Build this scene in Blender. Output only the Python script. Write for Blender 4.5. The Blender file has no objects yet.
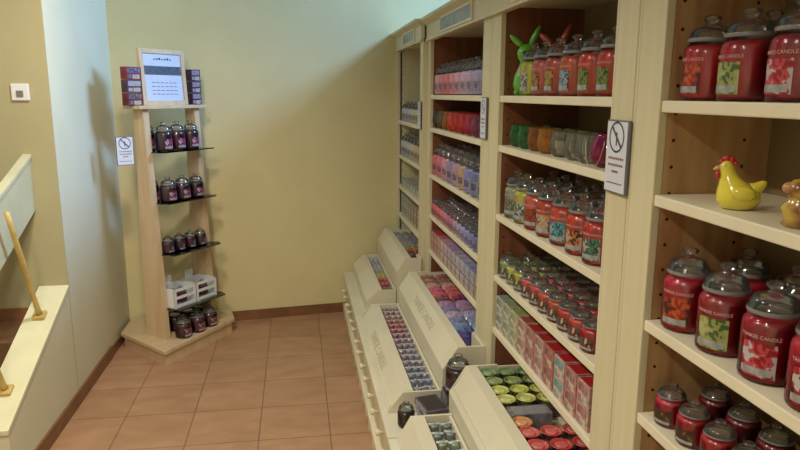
import bpy, bmesh, math, random
from mathutils import Vector, Matrix
random.seed(7)
PI = math.pi
sc = bpy.context.scene
COL = sc.collection

# ------------------------------------------------------------ materials
MATS = {}
def lin(c):
    return tuple(((v/255)/12.92 if v/255 <= .04045 else ((v/255+.055)/1.055)**2.4) for v in c) + (1.0,)
def mat(name, rgb, rough=.5, metal=0., spec=.5, coat=0., noise=0., nscale=8., rgb2=None, bump=0., stretch=None):
    if name in MATS: return MATS[name]
    m = bpy.data.materials.new(name); m.use_nodes = True
    nt = m.node_tree; b = nt.nodes['Principled BSDF']
    b.inputs['Base Color'].default_value = lin(rgb)
    b.inputs['Roughness'].default_value = rough
    b.inputs['Metallic'].default_value = metal
    b.inputs['Specular IOR Level'].default_value = spec
    b.inputs['Coat Weight'].default_value = coat
    b.inputs['Coat Roughness'].default_value = .13
    tc = nt.nodes.new('ShaderNodeTexCoord'); mp = nt.nodes.new('ShaderNodeMapping')
    if stretch: mp.inputs['Scale'].default_value = stretch
    nt.links.new(tc.outputs['Object'], mp.inputs['Vector'])
    n = nt.nodes.new('ShaderNodeTexNoise'); n.inputs['Scale'].default_value = nscale; n.inputs['Detail'].default_value = 4
    nt.links.new(mp.outputs['Vector'], n.inputs['Vector'])
    r = nt.nodes.new('ShaderNodeValToRGB')
    c2 = rgb2 or tuple(max(0, v*(1-noise)) for v in rgb)
    r.color_ramp.elements[0].position = .35; r.color_ramp.elements[1].position = .65
    r.color_ramp.elements[0].color = lin(rgb); r.color_ramp.elements[1].color = lin(c2)
    nt.links.new(n.outputs['Fac'], r.inputs['Fac']); nt.links.new(r.outputs['Color'], b.inputs['Base Color'])
    if bump:
        bp = nt.nodes.new('ShaderNodeBump'); bp.inputs['Strength'].default_value = bump; bp.inputs['Distance'].default_value = .01
        nt.links.new(n.outputs['Fac'], bp.inputs['Height']); nt.links.new(bp.outputs['Normal'], b.inputs['Normal'])
    MATS[name] = m; return m

def glass(name, tint=(235, 240, 238), base=.09, rough=.06, haze=0., hz=(225, 228, 225)):
    if name in MATS: return MATS[name]
    m = bpy.data.materials.new(name); m.use_nodes = True; nt = m.node_tree
    nt.nodes.remove(nt.nodes['Principled BSDF']); out = nt.nodes['Material Output']
    t = nt.nodes.new('ShaderNodeBsdfTransparent'); t.inputs['Color'].default_value = lin(tint)
    g = nt.nodes.new('ShaderNodeBsdfGlossy'); g.inputs['Roughness'].default_value = rough
    f = nt.nodes.new('ShaderNodeFresnel'); f.inputs['IOR'].default_value = 1.5
    a = nt.nodes.new('ShaderNodeMath'); a.operation = 'ADD'; a.inputs[1].default_value = base; a.use_clamp = True
    mx = nt.nodes.new('ShaderNodeMixShader')
    nt.links.new(f.outputs[0], a.inputs[0]); nt.links.new(a.outputs[0], mx.inputs[0])
    nt.links.new(t.outputs[0], mx.inputs[1]); nt.links.new(g.outputs[0], mx.inputs[2])
    last = mx.outputs[0]
    if haze:
        d = nt.nodes.new('ShaderNodeBsdfDiffuse'); d.inputs['Color'].default_value = lin(hz)
        tr = nt.nodes.new('ShaderNodeBsdfTranslucent'); tr.inputs['Color'].default_value = lin(hz)
        ad = nt.nodes.new('ShaderNodeMixShader'); ad.inputs[0].default_value = .5; nt.links.new(d.outputs[0], ad.inputs[1]); nt.links.new(tr.outputs[0], ad.inputs[2])
        m2 = nt.nodes.new('ShaderNodeMixShader'); m2.inputs[0].default_value = haze
        nt.links.new(last, m2.inputs[1]); nt.links.new(ad.outputs[0], m2.inputs[2]); last = m2.outputs[0]
    nt.links.new(last, out.inputs['Surface']); MATS[name] = m; return m

def tile_mat():
    m = bpy.data.materials.new('terracotta_tile'); m.use_nodes = True; nt = m.node_tree; b = nt.nodes['Principled BSDF']
    tc = nt.nodes.new('ShaderNodeTexCoord'); mp = nt.nodes.new('ShaderNodeMapping')
    mp.inputs['Location'].default_value = (.225, .10, 0)
    br = nt.nodes.new('ShaderNodeTexBrick'); br.offset = 0; br.squash = 1
    br.inputs['Scale'].default_value = 1; br.inputs['Brick Width'].default_value = .357; br.inputs['Row Height'].default_value = .357
    br.inputs['Mortar Size'].default_value = .0035; br.inputs['Mortar Smooth'].default_value = .3; br.inputs['Bias'].default_value = 0
    br.inputs['Color1'].default_value = lin((182, 142, 110)); br.inputs['Color2'].default_value = lin((174, 134, 102)); br.inputs['Mortar'].default_value = lin((128, 100, 80))
    n = nt.nodes.new('ShaderNodeTexNoise'); n.inputs['Scale'].default_value = 5; n.inputs['Detail'].default_value = 6
    st = nt.nodes.new('ShaderNodeMapping'); st.inputs['Scale'].default_value = (1, 2.2, 1)
    mx = nt.nodes.new('ShaderNodeMixRGB'); mx.blend_type = 'MULTIPLY'
    rp = nt.nodes.new('ShaderNodeValToRGB'); rp.color_ramp.elements[0].color = (.78, .74, .7, 1); rp.color_ramp.elements[1].color = (1.05, 1.05, 1.05, 1)
    rp.color_ramp.elements[0].position = .3; rp.color_ramp.elements[1].position = .7
    nt.links.new(tc.outputs['Object'], mp.inputs[0]); nt.links.new(mp.outputs[0], br.inputs[0])
    nt.links.new(tc.outputs['Object'], st.inputs[0]); nt.links.new(st.outputs[0], n.inputs[0]); nt.links.new(n.outputs[0], rp.inputs[0])
    mx.inputs[0].default_value = .8
    nt.links.new(br.outputs['Color'], mx.inputs[1]); nt.links.new(rp.outputs[0], mx.inputs[2]); nt.links.new(mx.outputs[0], b.inputs['Base Color'])
    b.inputs['Roughness'].default_value = .42; b.inputs['Specular IOR Level'].default_value = .4
    return m

def pine_mat(name, a, b_, knot=True, vert='z'):
    m = bpy.data.materials.new(name); m.use_nodes = True; nt = m.node_tree; b = nt.nodes['Principled BSDF']
    tc = nt.nodes.new('ShaderNodeTexCoord'); mp = nt.nodes.new('ShaderNodeMapping')
    mp.inputs['Scale'].default_value = (14, 14, 1.2)
    n = nt.nodes.new('ShaderNodeTexNoise'); n.inputs['Scale'].default_value = 1.3; n.inputs['Detail'].default_value = 5; n.inputs['Distortion'].default_value = 1.
    r = nt.nodes.new('ShaderNodeValToRGB'); r.color_ramp.elements[0].position = .3; r.color_ramp.elements[1].position = .7
    r.color_ramp.elements[0].color = lin(a); r.color_ramp.elements[1].color = lin(b_)
    nt.links.new(tc.outputs['Object'], mp.inputs[0]); nt.links.new(mp.outputs[0], n.inputs[0]); nt.links.new(n.outputs[0], r.inputs[0])
    src = r.outputs[0]
    if knot:
        v = nt.nodes.new('ShaderNodeTexVoronoi'); v.inputs['Scale'].default_value = 5.5
        k = nt.nodes.new('ShaderNodeValToRGB'); k.color_ramp.elements[0].position = .04; k.color_ramp.elements[1].position = .12
        k.color_ramp.elements[0].color = (.25, .12, .06, 1); k.color_ramp.elements[1].color = (1, 1, 1, 1)
        mx = nt.nodes.new('ShaderNodeMixRGB'); mx.blend_type = 'MULTIPLY'; mx.inputs[0].default_value = 1
        nt.links.new(tc.outputs['Object'], v.inputs[0]); nt.links.new(v.outputs[0], k.inputs[0])
        nt.links.new(src, mx.inputs[1]); nt.links.new(k.outputs[0], mx.inputs[2]); src = mx.outputs[0]
    nt.links.new(src, b.inputs['Base Color']); b.inputs['Roughness'].default_value = .5
    MATS[name] = m; return m

CREAM = mat('cream_painted_wood', (214, 205, 170), .45, rgb2=(206, 196, 158), nscale=2.5, stretch=(10, 10, .6))
CREAM_S = mat('cream_shelf_board', (230, 221, 192), .42, noise=.04, nscale=5)
BINW = mat('ivory_bin_paint', (220, 212, 186), .45, noise=.03, nscale=4)
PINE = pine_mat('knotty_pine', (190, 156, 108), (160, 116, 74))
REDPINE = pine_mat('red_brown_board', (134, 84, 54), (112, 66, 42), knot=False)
BACKP = mat('back_panel_board', (140, 120, 88), .6, noise=.1, nscale=3)
LPINE = pine_mat('light_pine', (214, 190, 154), (200, 172, 132), knot=False)
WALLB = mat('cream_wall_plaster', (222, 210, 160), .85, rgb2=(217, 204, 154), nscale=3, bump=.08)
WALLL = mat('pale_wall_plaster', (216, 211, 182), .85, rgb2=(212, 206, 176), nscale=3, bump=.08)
WALLF = mat('dimmed_wall_plaster', (176, 168, 130), .85, rgb2=(171, 163, 125), nscale=3, bump=.08)  # wall plaster toned down; the stairwell's weaker light is put into the colour
BASEB = mat('brown_skirting_tile', (138, 94, 62), .45, noise=.15, nscale=9)
CEIL = mat('white_ceiling_paint', (225, 222, 205), .9, noise=.02)
WHITE = mat('white_plastic', (225, 228, 230), .4, noise=.02)
PAPER = mat('white_paper', (212, 216, 226), .6, noise=.02)
GREYM = mat('grey_metal_frame', (120, 124, 130), .35, metal=.6, noise=.05)
INK = mat('dark_grey_ink', (62, 64, 74), .6, noise=.05)
REDINK = mat('faded_red_ink', (150, 92, 96), .6, noise=.05)
SILVER = mat('silver_band', (178, 182, 182), .35, metal=.3, noise=.2, nscale=60)
DARK = mat('dark_hole', (40, 26, 18), .8, noise=.1)
GLASS = glass('clear_glass', (252, 253, 252), .0, .06)
LIDG = glass('lid_glass', (250, 252, 250), .05, .07, .035)
SHELFG = glass('tinted_shelf_glass', (96, 110, 104), .08, .05)
RAILY = mat('yellow_varnished_wood', (206, 176, 98), .4, noise=.1, nscale=14)
RAILP = mat('pale_rail_board', (190, 186, 152), .5, noise=.03)
STEP = mat('brown_stair_tile', (120, 86, 58), .5, noise=.15, nscale=6)

# ------------------------------------------------------------ mesh helpers
class MB:
    def __init__(s): s.v = []; s.f = []; s.m = []; s.sm = []
    def add(s, vs, fs, mi=0, smooth=False):
        o = len(s.v); s.v += [tuple(v) for v in vs]
        for f in fs: s.f.append(tuple(i+o for i in f)); s.m.append(mi); s.sm.append(smooth)
        return s
    def box(s, x0, x1, y0, y1, z0, z1, mi=0, b=0., M=None):
        x0, x1 = min(x0, x1), max(x0, x1); y0, y1 = min(y0, y1), max(y0, y1); z0, z1 = min(z0, z1), max(z0, z1)
        bm = bmesh.new(); bmesh.ops.create_cube(bm, size=1)
        for v in bm.verts:
            v.co = Vector(((x0+x1)/2+v.co.x*(x1-x0), (y0+y1)/2+v.co.y*(y1-y0), (z0+z1)/2+v.co.z*(z1-z0)))
        if b: bmesh.ops.bevel(bm, geom=list(bm.edges), offset=min(b, .45*min(x1-x0, y1-y0, z1-z0)), segments=2, affect='EDGES', profile=.5)
        if M is not None: bmesh.ops.transform(bm, matrix=M, verts=bm.verts)
        bm.verts.index_update()
        s.add([v.co for v in bm.verts], [[v.index for v in f.verts] for f in bm.faces], mi); bm.free(); return s
    def prism(s, poly, axis, a0, a1, mi=0):     # poly of 2D points extruded along axis
        def P(p, a): return {'y': (p[0], a, p[1]), 'z': (p[0], p[1], a), 'x': (a, p[0], p[1])}[axis]
        n = len(poly); vs = [P(p, a0) for p in poly]+[P(p, a1) for p in poly]
        fs = [tuple(range(n)), tuple(range(2*n-1, n-1, -1))]+[(i, (i+1) % n+0, (i+1) % n+n, i+n) for i in range(n)]
        bm = bmesh.new(); bv = [bm.verts.new(v) for v in vs]
        for f in fs: bm.faces.new([bv[i] for i in f])
        bmesh.ops.recalc_face_normals(bm, faces=bm.faces); bm.verts.index_update()
        s.add([v.co for v in bm.verts], [[v.index for v in f.verts] for f in bm.faces], mi); bm.free(); return s
    def lathe(s, prof, seg=24, mi=0, c=(0, 0, 0), closed=True, flute=0, famp=0., sx=1, sy=1):
        vs = []; fs = []
        for (r, z) in prof:
            for k in range(seg):
                a = 2*PI*k/seg; rr = r*(1+(famp*math.cos(flute*a) if flute else 0))
                vs.append((c[0]+rr*math.cos(a)*sx, c[1]+rr*math.sin(a)*sy, c[2]+z))
        for i in range(len(prof)-1):
            for k in range(seg):
                k2 = (k+1) % seg; fs.append((i*seg+k, i*seg+k2, (i+1)*seg+k2, (i+1)*seg+k))
        if closed: fs.append(tuple(range(seg-1, -1, -1))); fs.append(tuple((len(prof)-1)*seg+k for k in range(seg)))
        s.add(vs, fs, mi, True); return s
    def loft(s, rings, seg=16, mi=0):           # rings: (centre, rx, ry, frame matrix or None)
        vs = []; fs = []
        for (c, rx, ry, M) in rings:
            for k in range(seg):
                a = 2*PI*k/seg; p = Vector((rx*math.cos(a), ry*math.sin(a), 0))
                if M is not None: p = M @ p
                vs.append(Vector(c)+p)
        for i in range(len(rings)-1):
            for k in range(seg):
                k2 = (k+1) % seg; fs.append((i*seg+k, i*seg+k2, (i+1)*seg+k2, (i+1)*seg+k))
        fs.append(tuple(range(seg-1, -1, -1))); fs.append(tuple((len(rings)-1)*seg+k for k in range(seg)))
        s.add(vs, fs, mi, True); return s
    def tube(s, pts, r, seg=10, mi=0):
        pts = [Vector(p) for p in pts]; R_ = r if isinstance(r, (list, tuple)) else [r]*len(pts); rings = []
        for i, p in enumerate(pts):
            d = (pts[min(i+1, len(pts)-1)]-pts[max(i-1, 0)]).normalized()
            rings.append((p, R_[i], R_[i], d.to_track_quat('Z', 'Y').to_matrix()))
        return s.loft(rings, seg, mi)
    def ball(s, c, rx, ry, rz, seg=14, mi=0, M=None):
        n = 8; rings = []
        for i in range(n+1):
            t = -PI/2+PI*i/n; q = max(math.cos(t), .02)
            cc = Vector((0, 0, rz*math.sin(t)))
            if M is not None: cc = M @ cc
            rings.append((Vector(c)+cc, rx*q, ry*q, M))
        return s.loft(rings, seg, mi)
    def patch(s, R, a0, a1, z0, z1, mi=0, n=8, c=(0, 0)):   # curved rectangle on a cylinder around -x
        vs = []; fs = []
        for i in range(n+1):
            a = PI+a0+(a1-a0)*i/n
            for z in (z0, z1): vs.append((c[0]+R*math.cos(a), c[1]+R*math.sin(a), z))
        for i in range(n): fs.append((2*i, 2*i+2, 2*i+3, 2*i+1))
        s.add(vs, fs, mi, True); return s
    def mesh(s, name, mats):
        me = bpy.data.meshes.new(name); me.from_pydata(s.v, [], s.f)
        if not isinstance(mats, (list, tuple)): mats = [mats]
        for m in mats: me.materials.append(m)
        me.polygons.foreach_set('material_index', s.m); me.polygons.foreach_set('use_smooth', s.sm)
        me.update(); return me
def link(name, me, parent=None, loc=None, rz=0.):
    o = bpy.data.objects.new(name, me); COL.objects.link(o)
    if parent: o.parent = parent
    if loc is not None: o.location = loc
    if rz: o.rotation_euler = (0, 0, rz)
    return o
def tag(o, label, cat, group=None, kind=None):
    o['label'] = label; o['category'] = cat
    if group: o['group'] = group
    if kind: o['kind'] = kind
    return o
def thing(name, label, cat, loc=(0, 0, 0), rz=0., group=None):
    o = bpy.data.objects.new(name, None); COL.objects.link(o); o.location = loc; o.rotation_euler = (0, 0, rz)
    o.empty_display_size = .05
    return tag(o, label, cat, group)
def part(name, mb, mats, parent, label=None, loc=None):
    o = link(name, mb.mesh(name, mats), parent, loc)
    if label: o['label'] = label
    return o
def struct(name, mb, mats):
    o = link(name, mb.mesh(name, mats)); o['kind'] = 'structure'; o['label'] = STL.get(name, name.replace('_', ' ')+' of the shop'); o['category'] = name.split('_')[0]; return o
STL = {'floor': 'terracotta square tile floor of the shop aisle', 'wall_back': 'cream back wall behind the corner stand',
 'wall_left': 'pale side wall left of the pine stand', 'wall_stairwell': 'dimmed wall with the light switch at the stairwell',
 'wall_right': 'right side wall behind the display cabinets', 'wall_front': 'wall behind the viewer', 'ceiling': 'white painted shop ceiling',
 'baseboard_back': 'brown tile skirting along the back wall', 'baseboard_left': 'brown tile skirting along the left wall and stair parapet',
 'window_1': 'high daylight window in the right wall above the cabinets'}

def text_mesh(txt, size, bendR=None, zc=0., depth=.0006, facing=PI):
    cu = bpy.data.curves.new('lettering', 'FONT'); cu.body = txt; cu.size = size; cu.align_x = 'CENTER'; cu.align_y = 'CENTER'
    cu.extrude = depth; cu.resolution_u = 3
    o = bpy.data.objects.new('lettering_tmp', cu); COL.objects.link(o)
    dg = bpy.context.evaluated_depsgraph_get(); dg.update()
    me = bpy.data.meshes.new_from_object(o.evaluated_get(dg)); bpy.data.objects.remove(o)
    if bendR:
        for v in me.vertices:
            x, y, z = v.co; a = facing+x/bendR
            v.co = ((bendR+z)*math.cos(a), (bendR+z)*math.sin(a), zc+y)
    return me

# ------------------------------------------------------------ room
def wy(x): return 4.86+(x+1.233)*.13       # the back wall is a little skewed
XL = -1.233
HT = 4.3
mb = MB(); mb.box(-3.2, 3.2, -1.5, 5.6, -.08, 0); struct('floor', mb, tile_mat())
mb = MB(); mb.prism([(-1.4, wy(-1.4)), (3.2, wy(3.2)), (3.2, wy(3.2)+.12), (-1.4, wy(-1.4)+.12)], 'z', 0, HT); struct('wall_back', mb, WALLB)
mb = MB(); mb.box(XL-.14, XL, 3.676, wy(XL)+.02, 0, HT); struct('wall_left', mb, WALLL)
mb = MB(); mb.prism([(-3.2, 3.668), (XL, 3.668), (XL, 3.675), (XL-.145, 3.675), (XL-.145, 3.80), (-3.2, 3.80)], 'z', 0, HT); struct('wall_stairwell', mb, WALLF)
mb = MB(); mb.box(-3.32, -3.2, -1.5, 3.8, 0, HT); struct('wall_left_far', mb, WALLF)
STL['wall_left_far'] = 'far side wall of the stairwell'
mb = MB(); mb.box(-3.32, 3.32, -1.62, -1.5, 0, HT); struct('wall_front', mb, WALLL)
mb = MB()   # right wall with a window opening high up
WY0, WY1, WZ0, WZ1 = 3.2, 5.2, 3.3, 4.15
mb.box(3.2, 3.32, -1.5, 5.6, 0, WZ0); mb.box(3.2, 3.32, -1.5, 5.6, WZ1, HT)
mb.box(3.2, 3.32, -1.5, WY0, WZ0, WZ1); mb.box(3.2, 3.32, WY1, 5.6, WZ0, WZ1); struct('wall_right', mb, WALLL)
mb = MB(); mb.box(3.22, 3.28, WY0, WY1, WZ0, WZ0+.05); mb.box(3.22, 3.28, WY0, WY1, WZ1-.05, WZ1)
for yy in (WY0, (WY0+WY1)/2-.025, WY1-.05): mb.box(3.22, 3.28, yy, yy+.05, WZ0, WZ1)
w = struct('window_1', mb, WHITE)
mb = MB(); mb.box(3.248, 3.252, WY0, WY1, WZ0, WZ1); part('window_pane', mb, glass('window_glass', (250, 252, 255), .02, .02), w)
mb = MB(); mb.box(-3.32, 3.32, -1.62, 5.7, HT, HT+.1); struct('ceiling', mb, CEIL)
# skirting
mb = MB(); mb.prism([(XL, wy(XL)-.012), (.8, wy(.8)-.012), (.8, wy(.8)), (XL, wy(XL))], 'z', 0, .075); struct('baseboard_back', mb, BASEB)
mb = MB(); mb.box(XL, XL+.012, 1.9, 4.33, 0, .08, b=.002); mb.box(XL, XL+.010, 4.33, wy(XL)-.012, 0, .065, b=.002); struct('baseboard_left', mb, BASEB)

# parapet of the stairs (coplanar with the left wall) and the steps
def pz(y): return .685+.436*(y-3.667)
mb = MB(); mb.prism([(3.667, 0), (3.667, pz(3.667)-.02), (2.80, pz(2.80)-.02), (2.80, 0)], 'x', XL-.14, XL); struct('wall_parapet', mb, WALLL)['label'] = 'low sloping parapet wall beside the stairs'
mb = MB(); mb.prism([(3.667, pz(3.667)), (3.667, pz(3.667)-.02), (2.79, pz(2.79)-.02), (2.79, pz(2.79))], 'x', XL-.145, XL+.004); struct('trim_1', mb, mat('pale_coping', (224, 218, 178), .6, noise=.03))['label'] = 'pale sloping coping on top of the stair parapet'
mb = MB()
for i in range(4):
    z = .50-.15*i; mb.box(-2.6, XL-.15, 3.667-.34*(i+1), 3.667-.34*i, 0, max(z, .02), b=.004)
struct('floor_stairs', mb, STEP)['label'] = 'brown tiled steps beyond the parapet'
mb = MB(); mb.box(-2.6, XL-.15, 3.650, 3.668, .50, .57); struct('baseboard_stairs', mb, BASEB)['label'] = 'brown skirting at the top step'

# railing
rail = thing('stair_railing', 'yellow wooden balusters and pale board handrail on sloping parapet', 'railing', (-1.30, 3.2, .5))
def W(o, mbx): # world-coordinate mesh into parent's local frame
    L_ = o.location; mbx.v = [(v[0]-L_[0], v[1]-L_[1], v[2]-L_[2]) for v in mbx.v]; return mbx
mb = MB(); mb.prism([(3.667, 1.371), (3.667, 1.10), (2.3, .53), (2.3, .861)], 'x', -1.385, -1.355); part('rail_board', W(rail, mb), RAILP, rail)
mb = MB(); mb.prism([(3.667, 1.388), (3.667, 1.370), (2.3, .860), (2.3, .878)], 'x', -1.392, -1.348); part('handrail', W(rail, mb), mat('cream_rail_cap', (200, 194, 156), .5, noise=.05), rail)
dv = Vector((0, -.436, 1)).normalized()
for (by, bx, ln) in ((3.44, -1.305, .66), (2.99, -1.31, .66)):
    b0 = Vector((bx, by, pz(by)+.012)); rv = dv
    mb = MB(); mb.tube([b0, b0+rv*.03, b0+rv*.12, b0+rv*.3, b0+rv*.5, b0+rv*(ln-.04)], [.017, .013, .0115, .014, .012, .011], 12)
    part('baluster', W(rail, mb), RAILY, rail)
    M = Matrix.Translation((bx, by, pz(by)+.006)) @ Matrix.Rotation(math.atan(.436), 4, 'X')
    mb = MB(); mb.box(-.03, .03, -.028, .028, -.005, .012, b=.003, M=M); part('baluster_foot', W(rail, mb), RAILY, rail)
rail2 = thing('stair_railing', 'second yellow baluster beyond the stairs at the left edge', 'railing', (-1.72, 3.52, .5))
mb = MB(); mb.loft([((0, 0, 0), .05, .05, None), ((0, -.01, .03), .045, .045, None), ((0, -.05, .14), .018, .018, None), ((0, -.32, .75), .015, .015, None)], 12); part('baluster', mb, RAILY, rail2)

# light switch
sw = thing('light_switch', 'white square light switch on the dimmed stairwell wall', 'switch', (-1.369, 3.668, 1.70))
mb = MB(); mb.box(-.042, .042, -.012, 0, -.042, .042, b=.004); part('wall_plate', mb, WHITE, sw)
mb = MB(); mb.box(-.016, .016, -.018, -.011, -.022, .008, b=.002); part('rocker', mb, mat('grey_switch', (120, 116, 110), .4), sw, 'grey rocker')

# ------------------------------------------------------------ cabinets
XS = .796
def cabinet(label, x, y0, y1, s0, s1, shelves, near=False, plaque=None, top=2.14, inner=None):
    """y0<y1 outer, s0,s1 stile widths at the near and far side"""
    t = thing('display_cabinet', label, 'cabinet', (x, (y0+y1)/2, .34))
    def w(m): return W(t, m)
    dp = .28 if near else .34
    for a, b_ in ((y0+.001, y0+s0), (y1-s1, y1-.001)):
        m = MB(); m.box(x, x+(.036 if x < .78 else .022), a, b_, .34, 2.03, b=.003)
        mid = (a+b_)/2
        if s0 > .09:
            for q in (b_-.012,): m.box(x-.001, x+.003, q-.0015, q+.0015, .64, 2.0)
        part('stile', w(m), CREAM, t)
    # interior side panels
    for a, sgn in ((y0+s0, -1), (y1-s1, 1)):
        m = MB(); m.box(x+.022, x+dp+.02, a, a+sgn*.018, .34, 2.03)
        for hx in (.04, .215):
            for k in range(21):
                z = .70+.06*k
                vs = [(x+hx+.0042*math.cos(q*PI/4), a-sgn*.0008, z+.0042*math.sin(q*PI/4)) for q in range(8)]
                m.add(vs, [tuple(range(8)) if sgn > 0 else tuple(range(7, -1, -1))], 1)
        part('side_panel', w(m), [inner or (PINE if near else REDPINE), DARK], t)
    m = MB(); m.box(x+dp, x+dp+.014, y0+s0, y1-s1, .34, 2.03); part('back_panel', w(m), BACKP, t)
    for z in shelves:
        m = MB(); m.box(x+.004, x+dp, y0+s0+.001, y1-s1-.001, z-.026, z, b=.003); part('shelf', w(m), CREAM_S, t)
    m = MB(); m.box(x+.01, x+dp+.02, y0+.001, y1-.001, 2.03, top-.02); part('top_box', w(m), CREAM, t)
    m = MB()
    m.prism([(x-.012, 2.01), (x-.012, 2.10), (x-.05, 2.125), (x-.05, top), (x+.02, top), (x+.02, 2.01)], 'y', y0+.001, y1-.001)
    m.box(x-.018, x-.010, y0+.002, y1-.002, 2.008, 2.022, b=.002)
    c = part('cornice', w(m), CREAM, t)
    if plaque:
        a, b_ = plaque; m = MB(); m.box(x-.018, x-.011, a, b_, 2.035, 2.095, b=.002); part('plaque', w(m), mat('pewter_plaque', (150, 150, 146), .3, metal=.5, noise=.25, nscale=12), t, 'grey metal plaque')
        m = MB()
        for aa in (a-.012, b_): m.box(x-.021, x-.012, aa, aa+.012, 2.023, 2.107, b=.002)
        for zz in (2.023, 2.095): m.box(x-.021, x-.012, a, b_, zz, zz+.012, b=.002)
        part('plaque_frame', w(m), CREAM_S, t)
    return t
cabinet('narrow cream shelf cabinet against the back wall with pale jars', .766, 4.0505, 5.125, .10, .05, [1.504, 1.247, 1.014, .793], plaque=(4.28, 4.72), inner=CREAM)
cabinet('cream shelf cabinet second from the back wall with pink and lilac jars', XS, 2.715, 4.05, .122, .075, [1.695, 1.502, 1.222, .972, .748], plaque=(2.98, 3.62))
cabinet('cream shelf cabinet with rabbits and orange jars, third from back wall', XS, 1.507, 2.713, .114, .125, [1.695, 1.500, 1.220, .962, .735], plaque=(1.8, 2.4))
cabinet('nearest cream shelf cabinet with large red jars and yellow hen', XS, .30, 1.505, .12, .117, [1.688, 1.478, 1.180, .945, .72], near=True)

# base cabinets with counter, skirt and knobs
XB = .335
def base(label, y0, y1):
    t = thing('base_cabinet', label, 'cabinet', (XB+.3, (y0+y1)/2, 0))
    m = MB(); m.box(XB+.035, 1.12, y0+.001, y1-.001, .012, .305); part('body', W(t, m), CREAM, t)
    m = MB(); m.box(XB, 1.12, y0+.001, y1-.001, .305, .33, b=.004); part('countertop', W(t, m), BINW, t)
    m = MB(); n = max(3, int((y1-y0)/.16))
    # scalloped skirt with rounded bracket feet
    pts = []
    k = 0; dy = (y1-y0-.004)/n
    for i in range(n):
        a = y0+.002+i*dy
        pts += [(a, 0), (a+dy*.18, 0), (a+dy*.28, .028), (a+dy*.72, .028), (a+dy*.82, 0)]
    pts += [(y1-.002, 0), (y1-.002, .07), (y0+.002, .07)]
    m.prism(pts, 'x', XB-.004, XB+.034); part('skirt', W(t, m), CREAM_S, t)
    nd = max(2, round((y1-y0)/.42)); dw = (y1-y0-.02)/nd
    for i in range(nd):
        a = y0+.01+i*dw
        m = MB(); m.box(XB+.018, XB+.036, a+.008, a+dw-.008, .085, .29, b=.004); d = part('drawer', W(t, m), CREAM, t)
        for q in (.27, .73):
            m = MB(); yy = a+dw*q
            m.tube([(XB+.018, yy, .20), (XB+.006, yy, .20), (XB-.002, yy, .20), (XB-.012, yy, .20), (XB-.017, yy, .20)], [.007, .007, .015, .016, .008], 12)
            k_ = link('knob', W(t, m).mesh('knob', CREAM_S), d)
base('cream base cabinet below the bins nearest the back wall', 3.985, 5.05)
base('cream base cabinet below the middle wax bins with small jars', 2.455, 3.98)
base('nearest cream base cabinet below the round tart bin', 1.1, 2.45)

# ------------------------------------------------------------ bins
SCRIPT = mat('grey_script_ink', (182, 176, 154), .6, noise=.05)
def bin_(label, y0, y1, X0, Z0, X1, Z1, Xi, Xb, Zb, zf, ext=None, txt=None):
    """sloping fascia from (X0,Z0) to (X1,Z1), rim to Xi, back at Xb, floor at zf, body reaches down to Zb"""
    t = thing('display_bin', label, 'bin', (X0, (y0+y1)/2, Zb), group=None)
    m = MB(); m.prism([(X0, Zb), (X0, Z0), (X1, Z1), (Xi, Z1+.002), (Xi, zf), (X0+.012, zf-.004), (X0+.012, Zb)], 'y', y0+.0142, y1-.0142); part('fascia', W(t, m), BINW, t)
    for a in (y0, y1-.014):
        m = MB(); m.prism([(X0, Zb), (X0, Z0), (X1, Z1), (Xb, Z1), (Xb, Zb)], 'y', a+.0005, a+.0135); part('side_panel', W(t, m), BINW, t)
    m = MB(); m.box(X0+.014, Xb, y0+.015, y1-.015, zf-.01, zf); part('bin_floor', W(t, m), BINW, t)
    m = MB()
    if ext:
        ya, yb, Xe = ext
        if ya > y0+.03: m.box(Xb-.012, Xb, y0+.015, ya, zf, Z1-.004)
        if yb < y1-.03: m.box(Xb-.012, Xb, yb, y1-.015, zf, Z1-.004)
        m.box(Xb, Xe, ya, yb, zf-.01, zf); m.box(Xe, Xe+.01, ya, yb, zf-.01, Z1-.004)
        m.box(Xb, Xe, ya, ya+.008, zf, Z1-.004); m.box(Xb, Xe, yb-.008, yb, zf, Z1-.004)
        part('rear_tray', W(t, m), BINW, t)
    else:
        m.box(Xb-.012, Xb, y0+.015, y1-.015, zf, Z1-.004); part('back_board', W(t, m), BINW, t)
    if txt:
        me = text_mesh(txt, .062, depth=.0004); me.materials.append(SCRIPT)
        o = link('lettering', me, t); 
        d = Vector((X1-X0, 0, Z1-Z0)).normalized(); c = Vector(((X0+X1)/2, (y0+y1)/2, (Z0+Z1)/2))
        ax = Vector((0, -1, 0)); n = ax.cross(d); M = Matrix((ax, d, n)).transposed().to_4x4()
        o.matrix_local = Matrix.Translation(c+n*.0006-Vector(t.location)) @ M
    return t
bU = {}
U = dict(X0=.605, Xi=.70)
bin_('upper cream bin nearest the back wall with dark and yellow packs', 4.03, 5.03, .608, .590, .662, .676, .70, .765, .34, .60, ext=(4.16, 4.98, .93))
bin_('upper middle cream bin with pink and lilac wax bars', 2.66, 3.93, .605, .520, .672, .617, .712, .795, .34, .54, ext=(2.85, 3.92, .93), txt='YANKEE CANDLE')
bin_('upper cream bin nearest the viewer with round tart cups', 1.64, 2.49, .595, .497, .663, .607, .705, .795, .34, .525, ext=(1.65, 2.48, .97))
bin_('lower cream bin nearest the back wall with pale and red packs', 4.03, 5.00, .412, .405, .488, .474, .515, .603, .331, .41)
bin_('lower middle cream bin full of wrapped pink and blue votives', 2.66, 3.91, .362, .336, .430, .423, .478, .600, .331, .36, txt='YANKEE CANDLE')
bin_('lower cream bin nearest the viewer with green and orange votives', 1.45, 2.43, .370, .336, .424, .432, .478, .590, .331, .36)

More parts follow.
